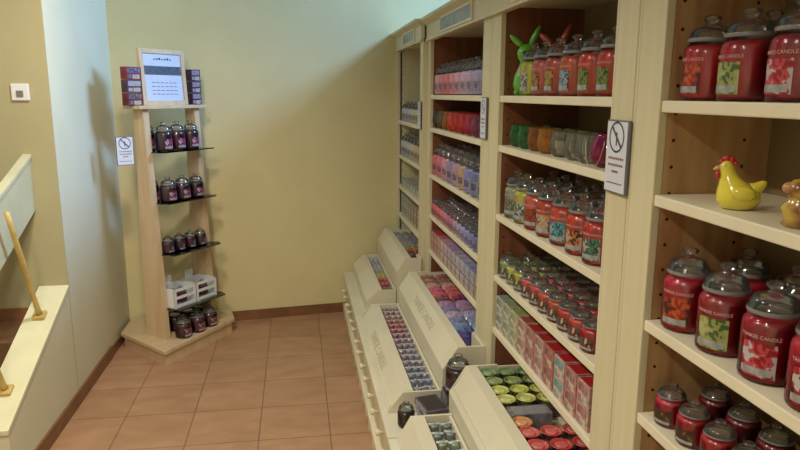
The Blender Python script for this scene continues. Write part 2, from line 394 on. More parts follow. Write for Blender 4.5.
# ------------------------------------------------------------ candle kinds
WAX = {}
def wax(rgb, coat=.8):
    k = 'wax_%d_%d_%d' % rgb
    return mat(k, rgb, .35, coat=coat, noise=.12, nscale=14)
MESH = {}
def cached(key, fn):
    if key not in MESH: MESH[key] = fn()
    return MESH[key]
ORD = ['first', 'second', 'third', 'fourth', 'fifth', 'sixth', 'seventh', 'eighth', 'ninth', 'tenth', 'eleventh', 'twelfth', 'thirteenth', 'fourteenth', 'fifteenth', 'sixteenth', 'seventeenth', 'eighteenth', 'nineteenth', 'twentieth']

def jar_profiles(R, H):
    # glass jar body / wax / bell lid
    hb = H*.66
    outer = [(R*.88, 0), (R*.97, .004), (R, .012), (R, hb*.86), (R*.97, hb*.93), (R*.86, hb), (R*.76, hb*1.03), (R*.76, hb*1.06)]
    waxp = [(R*.90, .004), (R*.985, .010), (R*.992, hb*.84), (R*.95, hb*.92), (R*.84, hb*.975), (.3*R, hb*.975)]
    lid = [(R*.84, hb*1.04), (R*.88, hb*1.06), (R*.88, hb*1.13), (R*.82, hb*1.16), (R*.80, hb*1.24), (R*.66, hb*1.34), (R*.34, hb*1.40), (R*.20, hb*1.43), (R*.22, hb*1.47), (R*.34, hb*1.52), (R*.34, hb*1.57), (R*.20, hb*1.61), (R*.03, hb*1.613)]
    kz = (H-1.04*hb)/(.573*hb); lid = [(q, hb*1.04+(z-hb*1.04)*kz) for q, z in lid]
    return outer, waxp, lid, hb
def pic_mat(a, b, c, sc_=52):
    a, b, c = [tuple(int(v*.86) for v in q) for q in (a, b, c)]
    k = 'label_%s_%s_%s' % (a, b, c)
    if k in MATS: return MATS[k]
    m = bpy.data.materials.new('jar_label_print'); m.use_nodes = True; nt = m.node_tree; bs = nt.nodes['Principled BSDF']
    tc = nt.nodes.new('ShaderNodeTexCoord'); v = nt.nodes.new('ShaderNodeTexVoronoi'); v.inputs['Scale'].default_value = sc_
    r = nt.nodes.new('ShaderNodeValToRGB'); r.color_ramp.interpolation = 'CONSTANT'
    r.color_ramp.elements[0].color = lin(a); r.color_ramp.elements[0].position = 0
    r.color_ramp.elements[1].color = lin(c); r.color_ramp.elements[1].position = .62
    e = r.color_ramp.elements.new(.40); e.color = lin(b)
    n2 = nt.nodes.new('ShaderNodeTexNoise'); n2.inputs['Scale'].default_value = 45
    av = nt.nodes.new('ShaderNodeMixRGB'); av.blend_type = 'ADD'; av.inputs[0].default_value = .035
    nt.links.new(tc.outputs['Object'], n2.inputs[0]); nt.links.new(tc.outputs['Object'], av.inputs[1]); nt.links.new(n2.outputs['Color'], av.inputs[2])
    nt.links.new(av.outputs[0], v.inputs[0]); nt.links.new(v.outputs[0], r.inputs[0]); nt.links.new(r.outputs[0], bs.inputs['Base Color'])
    bs.inputs['Roughness'].default_value = .4; MATS[k] = m; return m
LETT = mat('pale_lettering', (222, 170, 164), .5, noise=.05)
def large_jar(loc, rgb, label, rz=0., pic=((190, 90, 50), (150, 40, 30), (60, 40, 30)), R=.051, H=.187, detail=True, group=None, letter=True):
    outer, waxp, lid, hb = jar_profiles(R, H)
    t = thing('candle_jar', label, 'candle', loc, rz, group)
    k = (R, H)
    link('wax', cached(('wax', k, rgb), lambda: MB().lathe(waxp, 28).mesh('wax', wax(rgb))), t)
    if detail: link('jar_glass', cached(('jg', k), lambda: MB().lathe(outer, 28, closed=False).mesh('jar_glass', GLASS)), t)
    def mk():
        m = MB().lathe(lid, 28); m.lathe([(R*.885, hb*1.045), (R*.89, hb*1.05), (R*.89, hb*1.105), (R*.885, hb*1.11)], 28, 1, closed=False)
        return m.mesh('lid', [LIDG, mat('frosted_seal', (128, 128, 126), .3, noise=.05)])
    link('lid', cached(('lid', k), mk), t)
    if pic:
        def mk2():
            m = MB(); z0 = hb*.12; z1 = hb*.64
            m.patch(R*1.006, -.62, .62, z0, z1, 0); m.patch(R*1.012, -.62, .5, z0+hb*.03, z0+hb*.14, 1)
            return m.mesh('label', [pic_mat(*pic), SILVER])
        link('label', cached(('lab', k, pic), mk2), t)
    if letter:
        def mk3():
            me = text_mesh('YANKEE', R*.30, R*1.007, hb*.745, .0003); me.materials.append(LETT); return me
        def mk4():
            me = text_mesh('YANKEE CANDLE', R*.185, R*1.007, hb*.73, .0003); me.materials.append(LETT); return me
        link('lettering', cached(('let', k), mk4), t)
    return t
def small_jar(loc, rgb, label, R=.032, H=.095, group=None, name='small_candle_jar', rz=0, lab=(206, 190, 182)):
    outer, waxp, lid, hb = jar_profiles(R, H)
    def mk():
        m = MB().lathe(waxp, 18, 0); m.lathe(lid, 18, 1)
        m.patch(R*1.01, -.5, .5, hb*.14, hb*.60, 2, 5); m.patch(R*1.02, -.38, .3, hb*.26, hb*.54, 3, 4)
        return m.mesh('small_candle_jar', [wax(rgb), LIDG, mat('small_label_%d_%d_%d' % rgb, tuple(int(v*.5+lab[q]*.42) for q, v in enumerate(rgb)), .5, noise=.25, nscale=50), mat('small_label_dot_%d_%d_%d' % rgb, tuple(int(v*.55+40) for v in rgb), .5, noise=.4, nscale=60)])
    o = link(name, cached(('sj', R, H, rgb, lab), mk), None, loc, rz); tag(o, label, 'candle', group); return o
def near_small_jar(loc, rgb, label, R=.036, H=.1, rz=.5, pic=((210, 160, 120), (150, 40, 40), (70, 60, 50)), group=None):
    return large_jar(loc, rgb, label, rz, pic, R, H, True, group, letter=False)

# ------------------------------------------------------------ nearest cabinet: red jars
red1, red2, red3, red4 = (206, 24, 40), (196, 26, 42), (178, 24, 44), (204, 30, 62)
P_or = ((214, 96, 50), (170, 50, 30), (70, 44, 30)); P_gr = ((80, 110, 60), (170, 176, 96), (196, 196, 130)); P_ch = ((170, 24, 36), (214, 80, 90), (206, 206, 210)); P_bw = ((30, 30, 30), (180, 40, 46), (210, 206, 200))
J = [(1.330, red1, P_or, 'bright red jar with orange fruit label on top shelf beside the post'),
     (1.205, red2, P_gr, 'large red jar with green pear label on top shelf, middle'),
     (1.065, red3, P_ch, 'large red jar with white berry label on top shelf, right edge')]
for y, c, p, l in J: large_jar((.868, y, 1.688), c, l, .08, p, H=.176)
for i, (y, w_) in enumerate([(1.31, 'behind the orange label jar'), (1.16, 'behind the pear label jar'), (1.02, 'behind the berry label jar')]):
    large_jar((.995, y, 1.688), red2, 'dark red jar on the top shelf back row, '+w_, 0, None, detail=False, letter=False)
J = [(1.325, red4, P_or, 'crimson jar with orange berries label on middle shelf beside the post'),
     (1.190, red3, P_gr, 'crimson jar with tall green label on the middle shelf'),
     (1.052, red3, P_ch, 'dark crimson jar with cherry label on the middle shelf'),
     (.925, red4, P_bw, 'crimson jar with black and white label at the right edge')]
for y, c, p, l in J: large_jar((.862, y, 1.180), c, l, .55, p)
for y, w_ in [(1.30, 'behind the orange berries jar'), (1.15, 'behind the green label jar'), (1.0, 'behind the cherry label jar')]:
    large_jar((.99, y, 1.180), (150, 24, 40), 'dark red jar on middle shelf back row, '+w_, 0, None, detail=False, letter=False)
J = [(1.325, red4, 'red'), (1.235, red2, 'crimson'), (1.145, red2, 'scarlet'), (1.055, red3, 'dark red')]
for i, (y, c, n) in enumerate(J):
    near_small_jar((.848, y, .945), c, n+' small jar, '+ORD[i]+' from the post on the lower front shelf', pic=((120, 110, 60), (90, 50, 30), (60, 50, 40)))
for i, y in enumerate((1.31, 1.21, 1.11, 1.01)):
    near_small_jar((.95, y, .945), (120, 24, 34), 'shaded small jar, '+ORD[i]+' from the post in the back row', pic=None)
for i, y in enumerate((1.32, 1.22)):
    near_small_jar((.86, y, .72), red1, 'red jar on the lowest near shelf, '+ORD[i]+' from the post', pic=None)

# yellow hen
YEL = mat('yellow_glaze', (232, 216, 70), .2, coat=.8, noise=.06, nscale=30); REDG = mat('red_glaze', (190, 30, 36), .25, coat=.6, noise=.1)
hd = math.atan2(.45, -.89)
hen = thing('hen_figurine', 'yellow ceramic hen with red comb on the second shelf', 'figurine', (.862, 1.185, 1.478), hd)
m = MB(); m.loft([((0, 0, 0), .020, .018, None), ((0, 0, .004), .031, .027, None), ((-.001, 0, .018), .041, .036, None), ((0, 0, .034), .040, .036, None), ((.008, 0, .050), .029, .028, None), ((.017, 0, .062), .019, .019, None), ((.022, 0, .074), .0145, .0145, None), ((.025, 0, .085), .0135, .013, None), ((.026, 0, .093), .009, .009, None), ((.026, 0, .096), .002, .002, None)], 20); part('body', m, YEL, hen)
m = MB(); m.tube([(-.020, 0, .036), (-.034, 0, .044), (-.043, 0, .052), (-.048, 0, .057)], [.018, .012, .008, .003], 12); part('tail', m, YEL, hen)
m = MB()
for dx, dz, r in ((.034, .093, .006), (.026, .099, .0075), (.017, .097, .0065), (.010, .090, .0055)): m.ball((dx, 0, dz), r, .004, r, 10)
part('comb', m, REDG, hen, 'red comb')
m = MB(); m.tube([(.036, 0, .082), (.044, 0, .080), (.049, 0, .077)], [.005, .004, .001], 8); part('beak', m, mat('beak_glaze', (220, 170, 110), .3), hen)
m = MB()
for s in (-.004, .004): m.ball((.040, s, .067), .005, .004, .008, 10)
part('wattle', m, REDG, hen, 'red wattles')
m = MB()
for s in (-1, 1): m.ball((.031, s*.0115, .087), .003, .002, .003, 8)
part('eyes', m, mat('eye_glaze', (240, 240, 235), .2), hen)
for s in (-1, 1):
    m = MB(); m.ball((-.004, s*.034, .034), .022, .006, .014, 12); part('wing', m, YEL, hen)
# second figure, cut by the frame
OCH = mat('ochre_glaze', (196, 166, 70), .25, coat=.6, noise=.25, nscale=45, rgb2=(130, 84, 40)); TAN = mat('tan_glaze', (196, 140, 90), .3, coat=.5, noise=.1)
fg = thing('bird_figurine', 'ochre and tan ceramic bird at the right edge, second shelf', 'figurine', (.850, .998, 1.478), math.atan2(.35, -.9))
m = MB(); m.loft([((0, 0, 0), .026, .022, None), ((0, 0, .006), .032, .026, None), ((0, 0, .014), .026, .022, None), ((0, 0, .022), .030, .027, None), ((.002, 0, .034), .032, .028, None), ((.002, 0, .046), .024, .022, None), ((.004, 0, .054), .019, .018, None), ((.006, 0, .064), .024, .022, None), ((.007, 0, .074), .021, .02, None), ((.007, 0, .082), .010, .010, None), ((.007, 0, .084), .002, .002, None)], 18); part('body', m, OCH, fg)
m = MB(); m.ball((.024, 0, .068), .012, .011, .010, 12); part('snout', m, TAN, fg)
for s in (-1, 1):
    m = MB(); m.ball((0, s*.028, .036), .014, .007, .012, 12); part('wing', m, YEL, fg)

# ------------------------------------------------------------ third cabinet
def rabbit(label, loc, body, belly, rz):
    t = thing('rabbit_figurine', label, 'figurine', loc, rz)
    bm_ = mat('rabbit_%d_%d_%d' % body, body, .35, coat=.5, noise=.08)
    m = MB(); m.loft([((0, 0, 0), .022, .022, None), ((0, 0, .006), .034, .036, None), ((0, 0, .04), .044, .046, None), ((0, 0, .075), .040, .042, None), ((0, 0, .105), .026, .028, None), ((0, 0, .125), .020, .021, None), ((.004, 0, .142), .028, .031, None), ((.006, 0, .162), .030, .034, None), ((.004, 0, .180), .022, .026, None), ((.002, 0, .192), .008, .01, None)], 18)
    part('body', m, bm_, t)
    m = MB(); m.ball((.022, 0, .088), .016, .026, .032, 14); part('belly', m, mat('belly_%d_%d_%d' % belly, belly, .5, noise=.05), t, 'pale belly patch')
    for s, (dx, dz) in ((1, (.036, .075)), (-1, (.052, .045))):
        m = MB(); e0 = Vector((0, s*.012, .182)); e1 = e0+Vector((0, s*dx, dz))
        m.tube([e0, e0.lerp(e1, .3), e0.lerp(e1, .7), e1], [.007, .012, .011, .004], 10); part('ear', m, bm_, t)
    m = MB(); m.ball((.036, 0, .158), .006, .008, .008, 10); part('nose', m, DARK, t, 'dark round nose')
    for s in (-1, 1):
        m = MB(); m.ball((.014, s*.026, .012), .026, .014, .012, 10); part('foot', m, bm_, t)
rb = math.atan2(-.9, -.5)
rabbit('green rabbit figurine with splayed ears on the top shelf', (.872, 2.50, 1.695), (96, 176, 44), (178, 170, 130), rb)
rabbit('pink rabbit figurine behind the jars, top shelf', (.965, 2.43, 1.695), (190, 84, 74), (190, 130, 110), rb)
A3 = [(2.385, (214, 214, 70), 'yellow', ((200, 200, 190), (90, 90, 80), (150, 150, 140))), (2.265, (222, 104, 92), 'salmon pink', ((120, 50, 40), (190, 150, 60), (90, 40, 40))),
      (2.14, (206, 74, 52), 'brick red', ((190, 160, 60), (150, 120, 50), (120, 60, 40))), (2.01, (224, 92, 50), 'orange', ((60, 120, 160), (180, 190, 190), (80, 60, 60))), (1.87, (226, 60, 38), 'vermilion', ((60, 80, 40), (140, 150, 60), (100, 110, 50))), (1.745, (216, 56, 38), 'scarlet', ((60, 80, 40), (140, 150, 60), (100, 110, 50)))]
for y, c, n, p in A3: large_jar((.866, y, 1.695), c, n+' large jar in the row beside the rabbits, top shelf', .12, p)
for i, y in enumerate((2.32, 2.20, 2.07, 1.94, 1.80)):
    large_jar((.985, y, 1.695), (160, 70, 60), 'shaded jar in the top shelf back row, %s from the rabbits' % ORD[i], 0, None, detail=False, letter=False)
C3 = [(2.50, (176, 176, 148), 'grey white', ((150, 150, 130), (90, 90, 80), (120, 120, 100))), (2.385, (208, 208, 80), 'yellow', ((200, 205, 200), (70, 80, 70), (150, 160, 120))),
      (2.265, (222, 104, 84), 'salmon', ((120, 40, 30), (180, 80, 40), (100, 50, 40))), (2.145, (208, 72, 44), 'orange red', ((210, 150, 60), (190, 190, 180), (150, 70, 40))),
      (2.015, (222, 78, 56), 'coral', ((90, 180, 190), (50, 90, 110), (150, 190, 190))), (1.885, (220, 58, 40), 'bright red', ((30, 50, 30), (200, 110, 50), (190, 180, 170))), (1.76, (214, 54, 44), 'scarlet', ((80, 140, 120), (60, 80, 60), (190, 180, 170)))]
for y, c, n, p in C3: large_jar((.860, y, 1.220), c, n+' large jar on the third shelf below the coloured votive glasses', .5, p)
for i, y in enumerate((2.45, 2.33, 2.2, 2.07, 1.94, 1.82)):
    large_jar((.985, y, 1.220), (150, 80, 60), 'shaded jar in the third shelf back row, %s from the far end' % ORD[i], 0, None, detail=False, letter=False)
# votive glasses
def votive(loc, tint, label, R=.036, H=.066, fill=None, handle=False, group=None, sphere=False):
    t = thing('votive_glass', label, 'candle holder', loc)
    if sphere: pr = [(R*.55, 0), (R*.85, R*.25), (R, R*.75), (R*.93, R*1.2), (R*.72, R*1.6), (R*.70, R*1.75)]
    else: pr = [(R*.62, 0), (R*.86, H*.10), (R, H*.40), (R*.96, H*.70), (R*.84, H*.92), (R*.90, H)]
    k = ('vg', tint, R, H, sphere)
    g = glass('votive_tint_%d_%d_%d' % tint, tuple(int(v*.6+102) for v in tint), .05, .05, .07 if min(tint) > 180 else .24, tint)
    def mk():
        inner = [(r-.003, z+.003) for r, z in pr]
        return MB().lathe(pr+inner[::-1], 22, closed=False).mesh('cup', g)
    link('cup', cached(k, mk), t)
    if fill:
        link('wax', cached(k+('f', fill), lambda: MB().lathe([(R*.5, .004), (R*.78, H*.14), (R*.86, H*.4), (R*.84, H*.62), (.002, H*.62)], 20).mesh('wax', wax(fill))), t)
    if handle:
        m = MB(); pts = [(-.72*R-.004-.008*math.sin(PI*i/12), R*1.1*math.cos(PI*i/12), R*1.5-R*1.5*math.sin(PI*i/12)) for i in range(13)]
        m.tube(pts, .0014, 6); part('wire_handle', m, mat('wire', (190, 170, 150), .3, metal=.8), t)
B3 = [(2.50, (30, 150, 50), (30, 130, 40), 'green votive glass at the far end of its shelf'), (2.405, (50, 160, 60), (40, 140, 50), 'green votive glass, second from the far end'),
      (2.295, (200, 130, 30), (176, 110, 30), 'dark amber votive glass next to the green pair'), (2.195, (230, 170, 30), (210, 150, 20), 'golden yellow votive glass beside the clear ones'),
      (2.075, (226, 226, 216), (200, 190, 150), 'large clear votive glass right of the yellow one'), (1.955, (230, 230, 220), None, 'empty clear votive glass, second clear one'), (1.86, (226, 228, 220), None, 'clear votive glass touching the magenta bowl')]
for y, ti, f_, l in B3: votive((.862, y, 1.500), ti, l, .043, .082, f_)
votive((.862, 1.75, 1.500), (200, 30, 130), 'magenta bowl votive glass with wire handle beside the post', .052, .09, (190, 24, 120), True, sphere=True)
for i, y in enumerate((2.45, 2.34, 2.23, 2.12, 2.0, 1.89)):
    votive((.965, y, 1.500), (200, 190, 150) if i > 1 else (60, 150, 60), 'votive glass in the back row, %s from the far end' % ORD[i], .04, .08, (150, 140, 60) if i > 1 else (40, 110, 50))
# D3 small jars
D3 = [((150, 180, 110), 'pale green'), ((206, 212, 96), 'lime yellow'), ((196, 196, 84), 'olive yellow'), ((222, 92, 96), 'rose pink'), ((216, 84, 84), 'pink'), ((214, 88, 66), 'coral'), ((206, 92, 60), 'orange'), ((214, 66, 56), 'scarlet'), ((218, 76, 64), 'light red'), ((210, 44, 44), 'bright red')]
for i, (c, n) in enumerate(D3):
    near_small_jar((.846, 2.535-i*.0885, .962), c, n+' small jar, %s from the far end, fourth shelf front row' % ORD[i], .0385, .108, .5, ((200, 190, 170), tuple(int(v*.5) for v in c), (90, 90, 80)))
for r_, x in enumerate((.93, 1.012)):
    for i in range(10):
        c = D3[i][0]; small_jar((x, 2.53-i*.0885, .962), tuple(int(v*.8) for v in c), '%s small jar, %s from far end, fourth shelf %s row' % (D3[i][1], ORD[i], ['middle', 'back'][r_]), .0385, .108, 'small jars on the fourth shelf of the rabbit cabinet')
# E3 boxes, two high
def cbox(loc, sx, sy, sz, face, top, acc, label, group=None, rz=0., name='candle_box'):
    k = ('cb', sx, sy, sz, face, top, acc)
    def mk():
        m = MB(); m.box(-sx/2, sx/2, -sy/2, sy/2, 0, sz, 0, b=.002)
        m.box(-sx/2-.0006, -sx/2+.001, -sy*.40, sy*.40, sz*.52, sz*.92, 1); m.box(-sx/2-.0007, -sx/2+.001, -sy*.38, sy*.1, sz*.08, sz*.40, 2)
        m.box(-sx/2-.0007, -sx/2+.001, sy*.14, sy*.40, sz*.1, sz*.38, 1)
        m.box(-sx*.42, sx*.42, -sy*.42, sy*.42, sz-.001, sz+.0006, 3)
        return m.mesh('candle_box', [mat('box_%d_%d_%d' % face, face, .45, noise=.3, nscale=30), mat('boxp_%d_%d_%d' % acc, acc, .45, rgb2=tuple(int(v*.4+110) for v in acc), nscale=45), mat('box_print_pale', (206, 196, 180), .45, noise=.35, nscale=80), mat('boxt_%d_%d_%d' % top, top, .4, noise=.1, nscale=30)])
    o = link(name, cached(k, mk), None, loc, rz); tag(o, label, 'box', group); return o
E3 = [((204, 206, 194), (140, 150, 130), (100, 110, 90), 'white and grey'), ((200, 204, 180), (140, 150, 100), (120, 130, 90), 'pale green'), ((204, 206, 160), (136, 146, 84), (130, 140, 100), 'yellow green'), ((214, 190, 176), (150, 70, 56), (150, 90, 70), 'cream and red'),
      ((206, 140, 130), (156, 36, 34), (130, 70, 60), 'salmon red'), ((214, 176, 168), (160, 30, 34), (140, 90, 76), 'pink and brown'), ((200, 120, 104), (160, 30, 34), (120, 60, 50), 'brick red'), ((216, 176, 170), (164, 28, 34), (70, 136, 126), 'pink and teal'), ((206, 140, 130), (160, 28, 34), (120, 70, 60), 'red and brown'), ((214, 170, 160), (164, 28, 34), (140, 70, 66), 'rose')]
for i, (f_, tp, ac, n) in enumerate(E3):
    for lv in (0, 1):
        cbox((.842, 2.535-i*.0915, .735+lv*.071), .062, .082, .069, f_, tp, ac, '%s candle box, %s from far end, %s of its front stack' % (n, ORD[i], ['bottom', 'top'][lv]))
        cbox((.925, 2.535-i*.0915, .735+lv*.071), .09, .082, .069, tp, tp, ac, '%s candle box behind, %s from far end, %s layer' % (n, ORD[i], ['bottom', 'top'][lv]))

# ------------------------------------------------------------ second cabinet
def lerpc(cs, t):
    t = t*(len(cs)-1); i = min(int(t), len(cs)-2); f_ = t-i
    return tuple(int(round((cs[i][k]*(1-f_)+cs[i+1][k]*f_)/8)*8) for k in range(3))
def cname(c):
    import colorsys
    h_, s_, v_ = colorsys.rgb_to_hsv(*[v/255 for v in c]); h_ *= 360
    if s_ < .12: return 'white' if v_ > .75 else ('grey' if v_ > .35 else 'black')
    base_ = 'red' if h_ < 12 or h_ > 345 else 'orange' if h_ < 38 else 'yellow' if h_ < 66 else 'green' if h_ < 165 else 'blue' if h_ < 255 else 'violet' if h_ < 300 else 'pink'
    if base_ == 'red' and s_ < .55: base_ = 'pink'
    return ('pale ' if v_ > .75 and s_ < .4 else 'dark ' if v_ < .45 else '')+base_
pal = [(220, 150, 160), (230, 100, 116), (230, 150, 176), (210, 176, 206), (176, 160, 200), (140, 140, 180)]
Y0, Y1 = 2.837, 3.975
n = 9
for i in range(n):
    y = Y1-.06-i*(Y1-Y0-.12)/(n-1); c = lerpc(pal, i/(n-1))
    for r_, x in enumerate((.862, .975)):
        small_jar((x, y, 1.695), c, '%s tall jar, %s from far end, top shelf of second cabinet, %s row' % (cname(c), ORD[i], ['front', 'back'][r_]), .05, .180, 'tall jars on the second cabinet top shelf', name='candle_jar', rz=.3)
palv = [(70, 50, 40), (120, 100, 40), (176, 110, 30), (206, 70, 20), (200, 30, 30), (196, 16, 50), (190, 20, 90), (150, 40, 110), (70, 30, 60)]
for i in range(9):
    y = Y1-.055-i*.128; c = palv[i]
    for r_, x in enumerate((.855, .955)):
        votive((x, y, 1.502), tuple(min(255, int(v*1.15)+20) for v in c), '%s tumbler votive, %s from far end, second cabinet, %s row' % (cname(c), ORD[i], ['front', 'back'][r_]), .052, .10, c)
palc = [(214, 90, 96), (222, 96, 120), (206, 140, 160), (150, 130, 170), (180, 140, 170), (190, 150, 120), (130, 130, 190), (100, 110, 160), (110, 120, 130)]
n = 9
for i in range(n):
    y = Y1-.06-i*(Y1-Y0-.12)/(n-1); c = palc[i]
    for r_, x in enumerate((.858, .968)):
        small_jar((x, y, 1.222), c, '%s large jar, %s from far end, second cabinet third shelf, %s row' % (cname(c), ORD[i], ['front', 'back'][r_]), .052, .190, 'large jars on the second cabinet third shelf', name='candle_jar', rz=.5, lab=(216, 206, 214))
pald = [(206, 90, 90), (220, 90, 100), (226, 130, 150), (180, 90, 130), (190, 160, 190), (150, 140, 200), (120, 120, 180), (90, 90, 140)]
n = 14
for i in range(n):
    y = Y1-.04-i*(Y1-Y0-.08)/(n-1); c = lerpc(pald, i/(n-1))
    for r_, x in enumerate((.843, .925, 1.007)):
        small_jar((x, y, .972), c, '%s small jar, %s from far end, second cabinet fourth shelf, %s row' % (cname(c), ORD[i], ['front', 'middle', 'back'][r_]), .038, .112, 'small jars on the second cabinet fourth shelf', rz=.5)
pale_ = [(170, 80, 70), (200, 60, 66), (214, 170, 160), (196, 150, 196), (170, 140, 180), (186, 170, 190), (160, 160, 200), (130, 140, 190), (140, 130, 130)]
n = 12
for i in range(n):
    y = Y1-.05-i*(Y1-Y0-.10)/(n-1); c = lerpc(pale_, i/(n-1)); fc = tuple(int((v+178)/2)//8*8 for v in c)
    for lv in (0, 1):
        cbox((.846, y, .748+lv*.064), .07, .086, .062, (168, 140, 116) if lv == 0 else fc, c, c, '%s candle pack, %s from far end of second cabinet, %s layer' % (cname(c), ORD[i], ['bottom', 'top'][lv]), name='candle_pack')

# ------------------------------------------------------------ first cabinet
pl1 = [(200, 196, 200), (190, 190, 206), (206, 196, 180), (196, 176, 130), (180, 160, 130)]
for z, R_, H_, nn in ((1.504, .046, .140, 'top'), (1.247, .050, .165, 'second')):
    n = 7
    for i in range(n):
        y = 5.02-i*.135; c = lerpc(pl1, i/(n-1))
        for r_, x in enumerate((.835, .95)):
            small_jar((x, y, z), c, '%s jar, %s from back wall, %s shelf of first cabinet, %s row' % (cname(c), ORD[i], nn, ['front', 'back'][r_]), R_, H_, 'pale jars on the first cabinet %s shelf' % nn, name='candle_jar', rz=.6, lab=(190, 180, 170))
for i in range(7):
    c = (206, 206, 196); cbox((.84, 5.01-i*.13, 1.014), .09, .11, .045, c, (190, 190, 180), (150, 160, 140), 'low white box, %s from the back wall, third shelf of first cabinet' % ORD[i])
pl2 = [(196, 200, 190), (180, 190, 180), (170, 160, 140), (190, 130, 100), (150, 90, 70)]
for i in range(8):
    c = lerpc(pl2, i/7)
    for lv in (0, 1): cbox((.84, 5.02-i*.115, .793+lv*.072), .09, .10, .07, c, c, (120, 110, 100), '%s box, %s from back wall, fourth shelf of first cabinet, %s layer' % (cname(c), ORD[i], ['bottom', 'top'][lv]))

# ------------------------------------------------------------ bin contents
def film(name, rgb):
    m = mat(name, rgb, .22, coat=1., noise=.18, nscale=40, bump=.6); return m
def pack(loc, sx, sy, sz, rgb, label, group, name='wax_bar', rz=0., wave=True, cat='candle'):
    k = ('pk', round(sx, 3), round(sy, 3), round(sz, 3), rgb)
    def mk():
        m = MB(); nx, ny = 8, 6; vs = []; fs = []
        for j in range(ny+1):
            for i in range(nx+1):
                u = i/nx; v = j/ny; e = min(1, 5*min(u, 1-u))*min(1, 4*min(v, 1-v))
                h_ = sz*(.55+.45*math.sqrt(max(e, 0)))*(1+(.12*math.sin(u*PI*5) if wave else 0))
                vs.append((-sx/2+sx*u, -sy/2+sy*v, h_))
        for j in range(ny):
            for i in range(nx): a = j*(nx+1)+i; fs.append((a, a+1, a+nx+2, a+nx+1))
        m.add(vs, fs, 0, True); m.box(-sx/2, sx/2, -sy/2, sy/2, 0, sz*.55, 0)
        m.box(-sx*.3, sx*.3, -sy*.22, sy*.22, sz*.9, sz*1.02, 1, b=.001)
        lc = tuple(min(255, int(v*.6+90)) for v in rgb)
        return m.mesh(name, [film('film_%d_%d_%d' % rgb, rgb), film('filmlab_%d_%d_%d' % lc, lc)])
    o = link(name, cached(k, mk), None, loc, rz); tag(o, label, cat, group); return o
def wrapped(loc, rgb, label, group, R=.024, H=.05, name='wrapped_votive'):
    k = ('wv', R, H, rgb)
    def mk():
        m = MB().lathe([(R*.8, 0), (R*.85, .002), (R, H*.8), (R*.96, H*.86), (R*.5, H*.86), (.002, H*.86)], 12, 0)
        # crimped film on top
        m.lathe([(R*1.05, H*.1), (R*1.08, H*.85), (R*.98, H*.95), (R*.55, H*1.0), (R*.2, H*1.06), (.002, H*1.05)], 12, 1, closed=False, flute=6, famp=.05)
        m.box(-R*1.25, R*1.25, -R*.35, R*.35, H*.93, H*1.0, 2, b=.001)  # bar across the top, whitened so its colour carries the film's sparkle
        return m.mesh(name, [wax(rgb), glass('film_wrap', (252, 252, 253), .10, .14, .16, (240, 238, 240)), film('wrap_glint_%d_%d_%d' % rgb, tuple(min(255, int(v*.35+165)) for v in rgb))])
    o = link(name, cached(k, mk), None, loc, random.uniform(-.4, .4)); tag(o, label, 'candle', group); return o
def fillbin(y0, y1, x0, x1, z, ny, nx, cols, kind, where, h=.03, gap=.9, grp=''):
    dy = (y1-y0)/ny; dx = (x1-x0)/nx
    for j in range(ny):
        y = y1-dy*(j+.5)
        for i in range(nx):
            x = x0+dx*(i+.5); c = lerpc(cols, j/max(1, ny-1)) if len(cols) != ny else cols[j]
            c = tuple(min(255, max(0, v+random.choice((-10, 0, 10)))) for v in c)
            l = '%s %s, row %s from the wall, %s from the aisle, %s' % (cname(c), kind.replace('_', ' '), ORD[j], ORD[i], where)
            if kind == 'wrapped_votive': wrapped((x+random.uniform(-.003, .003), y+random.uniform(-.004, .004), z), c, l, grp, min(dx, dy)*.40, h)
            else: pack((x, y, z), dx*.96, dy*gap, h, c, l, grp, kind, random.uniform(-.04, .04))
# upper back bin
fillbin(4.17, 4.97, .712, .900, .602, 8, 3, [(150, 146, 160), (176, 170, 176), (160, 154, 166), (180, 172, 170), (170, 160, 160), (196, 150, 50), (150, 40, 44), (70, 40, 40)], 'candle_sachet', 'upper back bin', .055, grp='sachets in the upper back bin')
fillbin(2.86, 3.91, .722, .918, .542, 12, 2, [(176, 90, 80), (150, 104, 70), (216, 170, 150), (222, 100, 116), (224, 84, 100), (130, 50, 90), (178, 150, 190), (150, 130, 170), (190, 170, 200), (140, 140, 190), (120, 160, 200), (60, 70, 130)], 'wax_bar', 'upper middle bin', .062, .94, grp='wax bars in the upper middle bin')
fillbin(4.05, 4.98, .527, .588, .412, 8, 2, [(200, 204, 216), (160, 170, 190), (190, 190, 196), (176, 170, 170), (206, 180, 90), (190, 40, 60), (176, 40, 60), (70, 60, 70)], 'candle_sachet', 'lower back bin', .052, grp='sachets in the lower back bin')
fillbin(2.68, 3.89, .486, .586, .362, 16, 3, [(232, 190, 180), (236, 196, 186), (232, 180, 178), (236, 130, 130), (240, 90, 100), (232, 100, 130), (226, 160, 186), (220, 186, 212), (206, 180, 214), (214, 200, 222), (216, 210, 226), (204, 204, 224), (190, 198, 222), (172, 190, 222), (150, 180, 220), (140, 164, 206)], 'wrapped_votive', 'lower middle bin', .055, grp='wrapped votives in the lower middle bin')
fillbin(1.48, 2.41, .486, .578, .362, 13, 2, [(160, 184, 150), (190, 206, 180), (216, 222, 190), (214, 220, 170), (206, 124, 56), (196, 104, 46), (170, 70, 46)], 'wrapped_votive', 'lower near bin', .06, grp='wrapped votives in the lower near bin')
